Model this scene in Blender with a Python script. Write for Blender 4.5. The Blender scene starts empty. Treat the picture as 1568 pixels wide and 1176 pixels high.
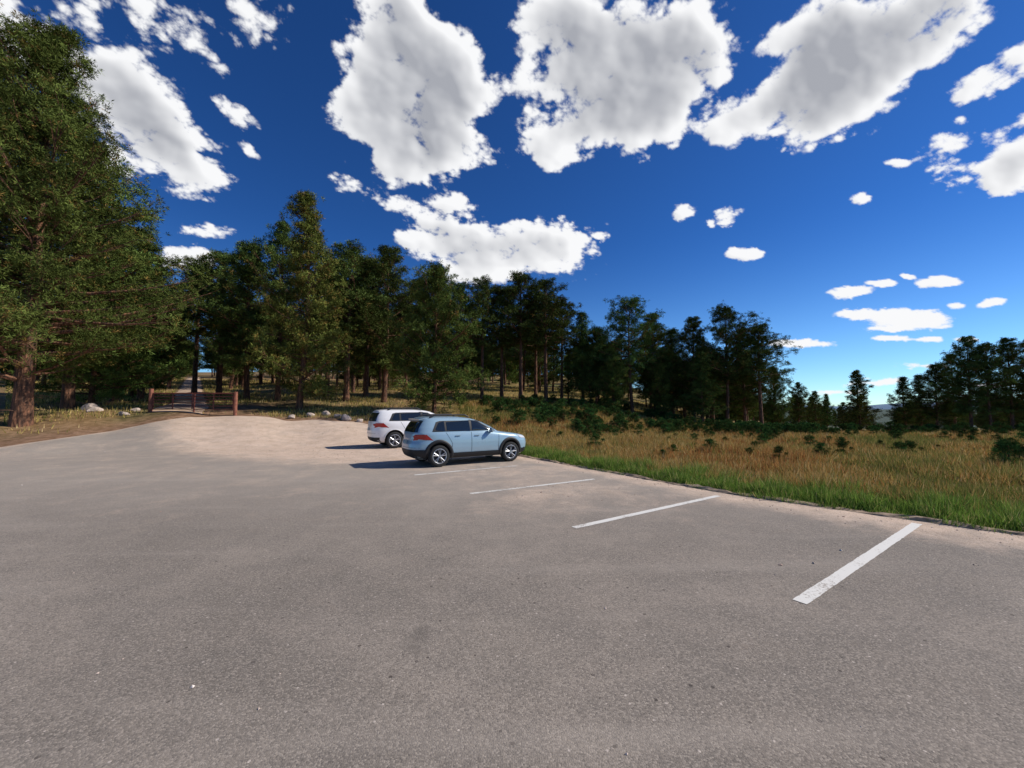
import bpy, bmesh, math, random
import numpy as np
from mathutils import Vector, Matrix
random.seed(7)
rng = np.random.default_rng(11)
scene = bpy.context.scene
scene.view_settings.view_transform = 'Standard'
scene.view_settings.look = 'None'
scene.view_settings.exposure = 0
COL = scene.collection
F = 620.0; CAMH = 1.9; PITCH = math.radians(3.4)

# ------------------------------------------------------------------ helpers
def link(o, parent=None):
    COL.objects.link(o)
    if parent: o.parent = parent
    return o

def empty(name, loc=(0, 0, 0), rz=0):
    e = bpy.data.objects.new(name, None); e.location = loc; e.rotation_euler = (0, 0, rz)
    e.empty_display_size = 0.3
    return link(e)

def mesh_np(name, V, Fc, mats=(), midx=None, col=None, smooth=False):
    me = bpy.data.meshes.new(name)
    V = np.asarray(V, dtype=np.float32); Fc = np.asarray(Fc, dtype=np.int32)
    m, k = Fc.shape
    me.vertices.add(len(V)); me.vertices.foreach_set('co', V.ravel())
    me.loops.add(m * k); me.loops.foreach_set('vertex_index', Fc.ravel())
    me.polygons.add(m)
    me.polygons.foreach_set('loop_start', np.arange(0, m * k, k, dtype=np.int32))
    me.polygons.foreach_set('loop_total', np.full(m, k, dtype=np.int32))
    for mt in mats: me.materials.append(mt)
    if midx is not None: me.polygons.foreach_set('material_index', np.asarray(midx, dtype=np.int32))
    me.polygons.foreach_set('use_smooth', np.full(m, smooth, dtype=bool))
    me.update(calc_edges=True)
    if col is not None:
        a = me.attributes.new('col', 'FLOAT_COLOR', 'POINT')
        c = np.ones((len(V), 4), dtype=np.float32); c[:, :3] = col
        a.data.foreach_set('color', c.ravel())
    return me

def mesh_py(name, V, Fc, mats=(), smooth=False, midx=None):
    me = bpy.data.meshes.new(name)
    me.from_pydata([tuple(v) for v in V], [], [tuple(f) for f in Fc])
    for mt in mats: me.materials.append(mt)
    for i, p in enumerate(me.polygons):
        p.use_smooth = smooth
        if midx is not None: p.material_index = midx[i]
    me.update()
    return me

class NT:
    def __init__(s, nt): s.nt = nt; nt.nodes.clear()
    def n(s, t, **kw):
        nd = s.nt.nodes.new(t)
        for k, v in kw.items(): setattr(nd, k, v)
        return nd
    def l(s, a, b): s.nt.links.new(a, b)
    def val(s, sock, v):
        if isinstance(v, (int, float, tuple, list)): sock.default_value = v
        else: s.l(v, sock)
    def math(s, op, a, b=None, c=None, clamp=False):
        nd = s.n('ShaderNodeMath', operation=op); nd.use_clamp = clamp
        s.val(nd.inputs[0], a)
        if b is not None: s.val(nd.inputs[1], b)
        if c is not None: s.val(nd.inputs[2], c)
        return nd.outputs[0]
    def ss(s, v, lo, hi, a=0.0, b=1.0):
        nd = s.n('ShaderNodeMapRange', interpolation_type='SMOOTHSTEP')
        s.val(nd.inputs[0], v); nd.inputs[1].default_value = lo; nd.inputs[2].default_value = hi
        nd.inputs[3].default_value = a; nd.inputs[4].default_value = b
        return nd.outputs[0]
    def mix(s, f, a, b, blend='MIX'):
        nd = s.n('ShaderNodeMix', data_type='RGBA', blend_type=blend)
        s.val(nd.inputs[0], f)
        for i, v in ((6, a), (7, b)):
            if isinstance(v, (tuple, list)): v = (v[0], v[1], v[2], 1)
            s.val(nd.inputs[i], v)
        return nd.outputs[2]
    def noise(s, vec, scale, detail=4, rough=0.5, dist=0.0):
        nd = s.n('ShaderNodeTexNoise')
        nd.inputs['Scale'].default_value = scale; nd.inputs['Detail'].default_value = detail
        nd.inputs['Roughness'].default_value = rough; nd.inputs['Distortion'].default_value = dist
        if vec is not None: s.l(vec, nd.inputs['Vector'])
        return nd.outputs[0]
    def vor(s, vec, scale, feature='F1', out=0):
        nd = s.n('ShaderNodeTexVoronoi', feature=feature)
        nd.inputs['Scale'].default_value = scale
        if vec is not None: s.l(vec, nd.inputs['Vector'])
        return nd.outputs[out]
    def attr(s, name, out='Fac'):
        nd = s.n('ShaderNodeAttribute'); nd.attribute_name = name
        return nd.outputs[out]

def new_mat(name):
    m = bpy.data.materials.new(name); m.use_nodes = True
    g = NT(m.node_tree)
    out = g.n('ShaderNodeOutputMaterial'); b = g.n('ShaderNodeBsdfPrincipled')
    g.l(b.outputs[0], out.inputs[0])
    b.inputs['Specular IOR Level'].default_value = 0.3
    return m, g, b

def bump(g, b, h, strength, dist):
    nd = g.n('ShaderNodeBump'); nd.inputs['Strength'].default_value = strength
    nd.inputs['Distance'].default_value = dist
    g.l(h, nd.inputs['Height']); g.l(nd.outputs[0], b.inputs['Normal'])

def simple(name, c, rough=0.6, metal=0.0, spec=0.4, coat=0.0, noise=0.0, nscale=8):
    m, g, b = new_mat(name)
    if noise > 0:
        tc = g.n('ShaderNodeTexCoord').outputs['Object']
        nv = g.noise(tc, nscale, 5, 0.6)
        col = g.mix(g.ss(nv, 0.3, 0.7), tuple(x * (1 - noise) for x in c), tuple(min(1, x * (1 + noise)) for x in c))
        g.l(col, b.inputs['Base Color'])
    else:
        b.inputs['Base Color'].default_value = (*c, 1)
    b.inputs['Roughness'].default_value = rough; b.inputs['Metallic'].default_value = metal
    b.inputs['Specular IOR Level'].default_value = spec; b.inputs['Coat Weight'].default_value = coat
    b.inputs['Coat Roughness'].default_value = 0.06
    return m

# ------------------------------------------------------------------ terrain
EX = [-140, -70, -40, -27, -23, -21.2, -20.6, -19.5, -17.4, -10, -6.5, -4.0, -1.4, -0.9, 0.5, 4.7, 7.3, 9.6, 12, 20]
EY = [-10, 3, 7, 11, 14.5, 18, 21.5, 24.9, 25.6, 26.0, 26.0, 25.2, 22.0, 18.4, 15.7, 9.1, 6.4, 3.6, 0, -12]
def yedge(X): return np.interp(X, EX, EY)
def sstep(a, b, x):
    t = np.clip((x - a) / (b - a), 0, 1); return t * t * (3 - 2 * t)
def terrain(X, Y):
    X = np.asarray(X, float); Y = np.asarray(Y, float)
    st = np.interp(X, [-60, -20, -5, 5, 15], [10, 15.5, 21.5, 26, 30])
    d = Y - st
    dp = np.sqrt(np.maximum(d, 0) ** 2 + 1.0) - 1.0
    dp = np.where(d > 0, dp, 0)
    bq = X / np.maximum(Y, 6)
    wt = 1 - sstep(0.12, 0.55, bq)
    rise = 0.17 * np.minimum(dp, 10) + 0.10 * np.clip(dp - 10, 0, 190)
    back = 1 - sstep(20, 400, -Y)
    z = rise * wt * back
    z = z - np.clip(0.05 * np.maximum(Y - 27, 0), 0, 14) * sstep(0.4, 0.8, bq)
    out = sstep(-0.5, 4, d) + sstep(0.5, 4, Y - yedge(X)) * 0.5
    z = z + np.clip(out, 0, 1) * (0.10 * np.sin(X * 0.55 + 1.3) * np.cos(Y * 0.43) + 0.05 * np.sin(X * 1.3 + Y * 0.9))
    z = z + sstep(60, 160, Y) * 0.8 * np.sin(X * 0.035 + 2) * np.sin(Y * 0.05)
    return z

# ------------------------------------------------------------------ materials: ground
def make_ground_mat():
    m, g, b = new_mat('meadow_ground')
    p = g.n('ShaderNodeNewGeometry').outputs['Position']
    n1 = g.noise(p, 0.25, 5, 0.6); n2 = g.noise(p, 2.5, 6, 0.65); n3 = g.noise(p, 22, 4, 0.7)
    gold = g.mix(g.ss(n2, 0.3, 0.7), (0.22, 0.135, 0.05), (0.38, 0.26, 0.10))
    grn = g.mix(g.ss(n2, 0.35, 0.65), (0.07, 0.085, 0.022), (0.18, 0.18, 0.05))
    c = g.mix(g.ss(n1, 0.42, 0.62), gold, grn)
    dirt = g.mix(g.ss(n2, 0.3, 0.7), (0.17, 0.09, 0.052), (0.39, 0.24, 0.15))
    c = g.mix(g.math('ADD', g.attr('dirt'), g.math('MULTIPLY', g.math('SUBTRACT', n2, 0.5), g.math('MULTIPLY', g.attr('dirt'), 1.2)), clamp=True), c, dirt)
    c = g.mix(g.ss(n3, 0.35, 0.7, 0.0, 0.45), c, (0.06, 0.04, 0.02))
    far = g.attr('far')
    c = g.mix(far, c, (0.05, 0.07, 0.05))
    g.l(c, b.inputs['Base Color']); b.inputs['Roughness'].default_value = 0.95
    b.inputs['Specular IOR Level'].default_value = 0.1
    bump(g, b, g.math('ADD', n2, g.math('MULTIPLY', n3, 0.5)), 0.6, 0.08)
    return m

def make_lot_mat():
    m, g, b = new_mat('weathered_asphalt')
    p = g.n('ShaderNodeNewGeometry').outputs['Position']
    big = g.noise(p, 0.22, 4, 0.6, 0.6); mid = g.noise(p, 1.6, 6, 0.65); fine = g.noise(p, 30, 4, 0.75)
    vor = g.n('ShaderNodeTexVoronoi'); vor.inputs['Scale'].default_value = 95; g.l(p, vor.inputs['Vector'])
    sep = g.n('ShaderNodeSeparateColor'); g.l(vor.outputs['Color'], sep.inputs[0])
    agg = sep.outputs[0]; d = vor.outputs['Distance']
    base = g.mix(g.ss(big, 0.35, 0.65), (0.200, 0.171, 0.142), (0.290, 0.245, 0.202))
    base = g.mix(g.ss(mid, 0.35, 0.68, 0.0, 0.55), base, (0.172, 0.150, 0.128))
    base = g.mix(g.ss(agg, 0.55, 1.0, 0.0, 0.50), base, (0.45, 0.385, 0.32))
    base = g.mix(g.ss(agg, 0.35, 0.0, 0.0, 0.5), base, (0.085, 0.076, 0.067))
    v2 = g.n('ShaderNodeTexVoronoi'); v2.inputs['Scale'].default_value = 14; g.l(p, v2.inputs['Vector'])
    s2 = g.n('ShaderNodeSeparateColor'); g.l(v2.outputs['Color'], s2.inputs[0])
    spot = g.math('MULTIPLY', g.math('GREATER_THAN', s2.outputs[1], 0.80), g.math('LESS_THAN', v2.outputs['Distance'], 0.12))
    base = g.mix(g.math('MULTIPLY', spot, 0.65), base, (0.62, 0.53, 0.46))
    spot2 = g.math('MULTIPLY', g.math('LESS_THAN', s2.outputs[0], 0.05), g.math('LESS_THAN', v2.outputs['Distance'], 0.2))
    base = g.mix(g.math('MULTIPLY', spot2, 0.75), base, (0.055, 0.045, 0.04))
    stain = g.noise(p, 0.9, 3, 0.5, 1.2)
    base = g.mix(g.ss(stain, 0.66, 0.78, 0.0, 0.38), base, (0.11, 0.097, 0.083))
    mp = g.n('ShaderNodeMapping'); mp.inputs['Rotation'].default_value = (0, 0, math.radians(-57)); mp.inputs['Scale'].default_value = (0.12, 1.1, 1); g.l(p, mp.inputs[0])
    st = g.noise(mp.outputs[0], 1.0, 5, 0.6)
    base = g.mix(g.ss(st, 0.5, 0.72, 0.0, 0.30), base, (0.40, 0.345, 0.29))
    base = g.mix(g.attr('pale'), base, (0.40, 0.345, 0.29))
    dust = g.math('ADD', g.attr('gravel_sheen'), g.math('MULTIPLY', g.math('SUBTRACT', g.noise(p, 0.9, 9, 0.78, 0.3), 0.5), 1.9))  # real gravel dust, plus the far lot's grazing-view lightening painted in
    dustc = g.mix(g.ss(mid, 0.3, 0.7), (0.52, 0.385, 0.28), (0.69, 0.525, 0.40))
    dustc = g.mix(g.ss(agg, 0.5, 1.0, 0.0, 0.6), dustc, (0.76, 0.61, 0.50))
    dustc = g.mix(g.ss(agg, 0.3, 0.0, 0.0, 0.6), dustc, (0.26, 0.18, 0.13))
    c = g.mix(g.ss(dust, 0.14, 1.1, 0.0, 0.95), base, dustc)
    g.l(c, b.inputs['Base Color']); b.inputs['Roughness'].default_value = 0.85
    b.inputs['Specular IOR Level'].default_value = 0.15
    h = g.math('ADD', g.math('MULTIPLY', d, -0.6), g.math('ADD', fine, g.math('MULTIPLY', mid, 1.5)))
    bump(g, b, h, 0.45, 0.009)
    return m

M_ground = make_ground_mat(); M_lot = make_lot_mat()

def attr_f(me, name, vals):
    a = me.attributes.new(name, 'FLOAT', 'POINT'); a.data.foreach_set('value', np.asarray(vals, dtype=np.float32))

def grid_mesh(name, xs, ys, zf, mats):
    XX, YY = np.meshgrid(xs, ys, indexing='ij'); ZZ = zf(XX, YY)
    V = np.stack([XX, YY, ZZ], -1).reshape(-1, 3)
    nx, ny = len(xs), len(ys)
    i, j = np.meshgrid(np.arange(nx - 1), np.arange(ny - 1), indexing='ij')
    a = (i * ny + j).ravel()
    Fc = np.stack([a, a + ny, a + ny + 1, a + 1], 1)
    return mesh_np(name, V, Fc, mats, smooth=True), V

def build_ground():
    gx = np.concatenate([-np.geomspace(9000, 62, 30), np.arange(-60, 60.1, 0.5), np.geomspace(62, 9000, 30)])
    gy = np.concatenate([-np.geomspace(4000, 14, 18), np.arange(-12, 80.1, 0.5), np.geomspace(82, 12000, 40)])
    def zf(X, Y):
        ins = yedge(X) - Y
        return terrain(X, Y) - 0.10 * sstep(0.0, 1.2, ins) * (Y > -13) - 0.10 * (Y <= -13)
    me, V = grid_mesh('ground', gx, gy, zf, [M_ground])
    X, Y = V[:, 0], V[:, 1]
    dist = np.hypot(X, Y)
    dirt = np.clip(1.25 - (Y - yedge(X)) / np.where(X < -18, 12.0, np.where(X < 0, 2.0, 0.7)), 0, 1)
    dirt = np.maximum(dirt, 0.45 * sstep(-3, -10, X) * sstep(20, 28, Y))
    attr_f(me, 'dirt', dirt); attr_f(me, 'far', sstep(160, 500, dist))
    link(bpy.data.objects.new('ground', me))
build_ground()

def gravel_sheen_fac(X, Y):
    lx = np.interp(Y, [13.0, 15, 19, 24.5], [-6.5, -9.8, -15.5, -21.5])
    gfac = sstep(-4.0, 2.2, X - lx) * sstep(10.8, 16.4, Y + 0.10 * X + 0.6)
    gfac = gfac * (1 - 0.5 * sstep(-4.5, -1.0, X))
    kerb = sstep(1.5, 0.0, (yedge(X) - Y) * 0.53) * (X > -3)
    stall = 0.45 * np.exp(-(((X - 1.2) / 2.5) ** 2 + ((Y - 9.0) / 2.0) ** 2)) + 0.4 * np.exp(-(((X - 0.0) / 3.5) ** 2 + ((Y - 12.5) / 1.6) ** 2))
    edge = 0.7 * sstep(2.0, 0.0, yedge(X) - Y) * (X < -15)
    graze_sheen = 0.30 * sstep(3, 13, Y)  # lot paler with distance: grazing-view lightening painted in as gravel colour
    return np.clip(np.maximum(np.maximum(gfac, 0.95 * kerb), np.maximum(stall + graze_sheen * .5, np.maximum(edge, graze_sheen))), 0, 1)

def build_lot():
    xs = np.concatenate([np.arange(-140, -45, 2.0), np.arange(-45, 20.01, 0.3)])
    rows = 110
    t = np.linspace(0, 1, rows)
    V = []
    for x in xs:
        ye = float(yedge(x)) + (0.35 * math.sin(x * 1.7) * math.sin(x * 0.6 + 1) if x < -5 else 0); y0 = -13.0
        if ye < y0 + 1: ye = y0 + 1
        V.append(np.stack([np.full(rows, x), y0 + (ye - y0) * t], 1))
    V = np.array(V).reshape(-1, 2)
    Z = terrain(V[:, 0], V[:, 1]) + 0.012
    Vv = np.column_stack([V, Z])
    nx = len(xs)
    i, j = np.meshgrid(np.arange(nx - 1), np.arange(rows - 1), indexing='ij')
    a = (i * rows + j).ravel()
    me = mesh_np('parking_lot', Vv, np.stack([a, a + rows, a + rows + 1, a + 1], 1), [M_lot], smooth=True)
    attr_f(me, 'gravel_sheen', gravel_sheen_fac(V[:, 0], V[:, 1]))
    attr_f(me, 'pale', 0.5 * sstep(4.5, 12, V[:, 1]))  # grazing-view lightening of the far lot, put into the asphalt colour
    link(bpy.data.objects.new('parking_lot', me))
build_lot()

def paint_mat():
    m, g, b = new_mat('worn_white_paint')
    p = g.n('ShaderNodeNewGeometry').outputs['Position']
    w = g.math('ADD', g.noise(p, 34, 5, 0.8), g.math('MULTIPLY', g.math('SUBTRACT', g.noise(p, 2.2, 3, 0.5), 0.5), 0.5))
    wear = g.math('ADD', w, g.attr('wear'))
    c = g.mix(g.ss(wear, 0.56, 0.66), (0.70, 0.675, 0.62), (0.31, 0.265, 0.22))
    g.l(c, b.inputs['Base Color']); b.inputs['Roughness'].default_value = 0.8
    return m
M_paint = paint_mat()
for (a, b_, wear) in [((2.80, 4.06), (6.62, 6.74), -0.02), ((0.98, 6.52), (4.45, 8.85), 0.0), ((-0.92, 9.06), (2.2, 10.9), 0.05),
                ((-2.75, 11.55), (0.15, 13.4), 0.08), ((-4.6, 14.05), (-1.6, 16.0), 0.1)]:
    A = np.array(a); B = np.array(b_); d = (B - A) / np.linalg.norm(B - A); n = np.array([-d[1], d[0]]) * 0.062
    k = 60; V = []
    for i in range(k + 1):
        c = A + (B - A) * i / k
        j1, j2 = rng.normal(0, 0.04, 2)
        for s in (1 + j1, -1 + j2):
            q = c + n * s; V.append((q[0], q[1], float(terrain(q[0], q[1])) + 0.017))
    Fc = [(2 * i, 2 * i + 1, 2 * i + 3, 2 * i + 2) for i in range(k)]
    me = mesh_py('parking_line', V, Fc, [M_paint]); attr_f(me, 'wear', np.full(len(V), wear))
    link(bpy.data.objects.new('parking_line', me))

M_kerb = simple('old_concrete_kerb', (0.30, 0.215, 0.145), 0.95, noise=0.5, nscale=7)
def build_kerb():
    xs = np.array([-1.4, -0.9, 0.5, 4.7, 7.3, 9.6, 12, 17]); ys = yedge(xs)
    pts = []
    for i in range(len(xs) - 1):
        n = max(2, int(math.hypot(xs[i + 1] - xs[i], ys[i + 1] - ys[i]) / 0.14))
        for k in range(n): pts.append((xs[i] + (xs[i + 1] - xs[i]) * k / n, ys[i] + (ys[i + 1] - ys[i]) * k / n))
    pts = np.array(pts)
    for _ in range(12): pts[1:-1] = (pts[:-2] + 2 * pts[1:-1] + pts[2:]) / 4
    V = []; Fc = []
    prof = [(-0.09, -0.05), (-0.02, 0.022), (0.035, 0.055), (0.11, 0.062), (0.14, 0.05), (0.15, -0.12)]
    for i, p in enumerate(pts):
        t = pts[min(i + 1, len(pts) - 1)] - pts[max(i - 1, 0)]; t /= np.linalg.norm(t); n = np.array([-t[1], t[0]])
        hs = 0.8 + 0.4 * math.sin(i * 0.37) * math.sin(i * 0.11 + 1)
        for (o, h) in prof:
            q = p + n * (o + rng.normal(0, 0.018)); V.append((q[0], q[1], (h * hs if h > 0 else h) + rng.normal(0, 0.012)))
    k = len(prof)
    for i in range(len(pts) - 1):
        for j in range(k - 1): Fc.append((i * k + j, i * k + j + 1, (i + 1) * k + j + 1, (i + 1) * k + j))
    link(bpy.data.objects.new('kerb', mesh_py('kerb', V, Fc, [M_kerb])))
build_kerb()

# ------------------------------------------------------------------ blades
def veg_mat(name, trans=0.0, rough=0.7):
    m, g, b = new_mat(name)
    c = g.attr('col', 'Color')
    oi = g.n('ShaderNodeObjectInfo')
    hs = g.n('ShaderNodeHueSaturation')
    g.l(g.ss(oi.outputs['Random'], 0, 1, 0.485, 0.515), hs.inputs['Hue'])
    g.l(g.ss(oi.outputs['Random'], 0, 1, 0.75, 1.25), hs.inputs['Value'])
    g.l(c, hs.inputs['Color'])
    out = [n for n in g.nt.nodes if n.type == 'OUTPUT_MATERIAL'][0]
    df = g.n('ShaderNodeBsdfDiffuse'); g.l(hs.outputs[0], df.inputs[0])
    if trans > 0:
        tr = g.n('ShaderNodeBsdfTranslucent'); g.l(hs.outputs[0], tr.inputs[0])
        mx = g.n('ShaderNodeMixShader'); mx.inputs[0].default_value = trans
        g.l(df.outputs[0], mx.inputs[1]); g.l(tr.outputs[0], mx.inputs[2]); g.l(mx.outputs[0], out.inputs[0])
    else: g.l(df.outputs[0], out.inputs[0])
    return m
M_grass = veg_mat('grass_blades', 0.3); M_needle = veg_mat('pine_needles', 0.0); M_stone = veg_mat('loose_stone')

def blades(name, X, Y, h, w, col, lean=0.35):
    n = len(X)
    Z = terrain(X, Y) - 0.02
    az = rng.uniform(0, 2 * np.pi, n); la = rng.uniform(0, 2 * np.pi, n)
    b = np.column_stack([X, Y, Z])
    side = np.column_stack([np.cos(az), np.sin(az), np.zeros(n)]) * (w / 2)[:, None]
    ln = np.abs(rng.normal(0, lean, n)) * h
    tip = b + np.column_stack([np.cos(la) * ln, np.sin(la) * ln, h])
    V = np.stack([b - side, b + side, tip], 1).reshape(-1, 3)
    Fc = np.arange(3 * n).reshape(n, 3)
    me = mesh_np(name, V, Fc, [M_grass], col=np.repeat(col, 3, axis=0))
    return link(bpy.data.objects.new(name, me))

def vnoise(X, Y, s, seed=0):
    r = np.random.default_rng(seed); o = 0
    for k in range(5):
        a = r.uniform(0, 6.28); f = s * (1.7 ** k); p = r.uniform(0, 6.28, 2)
        o = o + np.sin(X * f * math.cos(a) + Y * f * math.sin(a) + p[0] + 1.2 * np.sin(Y * f * 0.7 * math.cos(a) - X * f * .6 + p[1])) / (1.35 ** k)
    return np.clip(0.5 + o / 6, 0, 1)

def pal(n, cols, wts, var=0.25):
    c = np.array(cols)[rng.choice(len(cols), n, p=np.array(wts) / sum(wts))]
    return c * rng.uniform(1 - var, 1 + var, (n, 1))

def trail_x(Y): return np.interp(Y, [24.5, 32, 42, 60, 90], [-20.6, -25.4, -33.5, -47.5, -71])

def build_grass():
    n = 125000
    X = rng.uniform(-1.2, 14, n); perp = rng.uniform(-0.02, 2.3, n)
    wv = 0.8 + 1.5 * vnoise(X, X * 0, 1.5, 3)
    Y = yedge(X) + perp / 0.55
    near = vnoise(X, X * 0, 4.0, 71)
    keep = (perp < wv * (0.6 + 0.6 * rng.random(n))) & ((perp > 0.1) | (near > 0.5))
    X, Y, perp = X[keep], Y[keep], perp[keep]; n = len(X)
    clump = vnoise(X, Y, 2.6, 5)
    h = (0.06 + 0.46 * clump ** 1.3) * rng.uniform(0.5, 1.25, n) * np.clip(perp / 0.3, 0.45, 1)
    blades('verge_grass', X, Y, h, rng.uniform(0.012, 0.024, n),
           pal(n, [(0.15, 0.22, 0.04), (0.22, 0.30, 0.055), (0.09, 0.14, 0.03), (0.42, 0.34, 0.14)], [4, 3, 3, 1.3], 0.35), 0.5)
    n = 440000
    u = rng.random(n); Y0 = 3 + 45 * u ** 1.5
    X = rng.uniform(-0.12, 1.45, n) * (Y0 + 2)
    Y = Y0
    perp = (Y - yedge(X)) * 0.55
    keep = (perp > 0.9) & (X < 60); X, Y, perp = X[keep], Y[keep], perp[keep]
    p2 = vnoise(X, Y, 1.3, 4); p3 = vnoise(X, Y, 4.0, 14)
    keep = rng.random(len(X)) < 0.35 + 0.65 * sstep(0.35, 0.6, 0.5 * p2 + 0.5 * p3); X, Y, p2 = X[keep], Y[keep], p2[keep]; n = len(X)
    dist = np.hypot(X, Y)
    patch = vnoise(X, Y, 0.30, 9); red = vnoise(X, Y, 0.45, 33)
    h = (0.12 + 0.30 * p2) * rng.uniform(0.5, 1.4, n)
    w = 0.012 + 0.0009 * dist
    gold = pal(n, [(0.55, 0.37, 0.13), (0.45, 0.26, 0.08), (0.22, 0.21, 0.055), (0.64, 0.48, 0.23)], [4, 3, 2.8, 1.8], 0.3)
    rd = pal(n, [(0.42, 0.19, 0.065), (0.52, 0.29, 0.10), (0.30, 0.14, 0.05)], [3, 3, 1.5], 0.3)
    grn = pal(n, [(0.14, 0.18, 0.04), (0.25, 0.25, 0.07), (0.42, 0.30, 0.11)], [3, 3, 2])
    m = (rng.random(n) < sstep(0.48, 0.68, patch) * 0.8 + 0.13)[:, None]
    m2 = (rng.random(n) < sstep(0.52, 0.72, red) * 0.7 + 0.07)[:, None]
    blades('meadow_grass', X, Y, h, w, np.where(m, grn, np.where(m2, rd, gold)), 0.55)
    n = 150000
    Y = 20 + 60 * rng.random(n) ** 1.3; X = rng.uniform(-1.25, 0.45, n) * Y
    keep = (Y > yedge(X) + 0.6) & ~((X < -17) & (Y < yedge(X) + 10) & (rng.random(n) < .95)); X, Y = X[keep], Y[keep]
    dens = vnoise(X, Y, 0.35, 21)
    keep = rng.random(len(X)) < 0.25 + 0.75 * sstep(0.35, 0.6, dens); X, Y = X[keep], Y[keep]
    road = np.abs(X - trail_x(Y)) < 1.6; X, Y = X[~road], Y[~road]; n = len(X)
    h = rng.uniform(0.10, 0.34, n); w = 0.012 + 0.0011 * np.hypot(X, Y)
    blades('slope_grass', X, Y, h, w, pal(n, [(0.50, 0.38, 0.13), (0.36, 0.29, 0.085), (0.17, 0.20, 0.05), (0.58, 0.45, 0.22)], [4, 3, 3, 1.5]), 0.4)
build_grass()

M_trail = simple('trail_dirt', (0.50, 0.35, 0.24), 0.95, noise=0.3, nscale=1.5)
def build_trail():
    V = []; Fc = []; ys = np.linspace(25.6, 90, 200); k = 9
    for y in ys:
        xc = float(trail_x(y)); w = 2.0 if y < 30 else 1.5
        for j in range(k):
            e = abs(j / (k - 1) * 2 - 1)
            x = xc + w * (j / (k - 1) * 2 - 1) + (0.15 * math.sin(y * 2 + j) if e > .9 else 0); V.append((x, y, float(terrain(x, y)) + (0.035 if e < .9 else -0.03)))
    for i in range(len(ys) - 1):
        for j in range(k - 1): Fc.append((i * k + j, i * k + j + 1, (i + 1) * k + j + 1, (i + 1) * k + j))
    link(bpy.data.objects.new('dirt_trail', mesh_py('dirt_trail', V, Fc, [M_trail], True)))
build_trail()

# ------------------------------------------------------------------ trees
def bark_mat():
    m, g, b = new_mat('pine_bark')
    tc = g.n('ShaderNodeTexCoord').outputs['Object']
    mp = g.n('ShaderNodeMapping'); mp.inputs['Scale'].default_value = (5, 5, 1.2); g.l(tc, mp.inputs[0])
    n = g.noise(mp.outputs[0], 2.0, 6, 0.7); v = g.vor(mp.outputs[0], 2.2)
    c = g.mix(g.ss(n, 0.35, 0.7), (0.055, 0.033, 0.024), (0.28, 0.13, 0.07))
    g.l(c, b.inputs['Base Color']); b.inputs['Roughness'].default_value = 0.9
    bump(g, b, g.math('ADD', v, n), 0.8, 0.05)
    return m
M_bark = bark_mat()

def tube(path, radii, k):
    path = np.asarray(path); n = len(path); V = []; Fc = []
    for i in range(n):
        t = path[min(i + 1, n - 1)] - path[max(i - 1, 0)]; t = t / (np.linalg.norm(t) + 1e-9)
        a = np.cross(t, (0.3, 0.9, 0.1) if abs(t[2]) > 0.8 else (0, 0, 1)); a /= np.linalg.norm(a); b = np.cross(t, a)
        for j in range(k):
            th = 2 * np.pi * j / k; V.append(path[i] + radii[i] * (a * math.cos(th) + b * math.sin(th)))
    for i in range(n - 1):
        for j in range(k):
            Fc.append((i * k + j, i * k + (j + 1) % k, (i + 1) * k + (j + 1) % k, (i + 1) * k + j))
    return V, Fc

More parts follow.
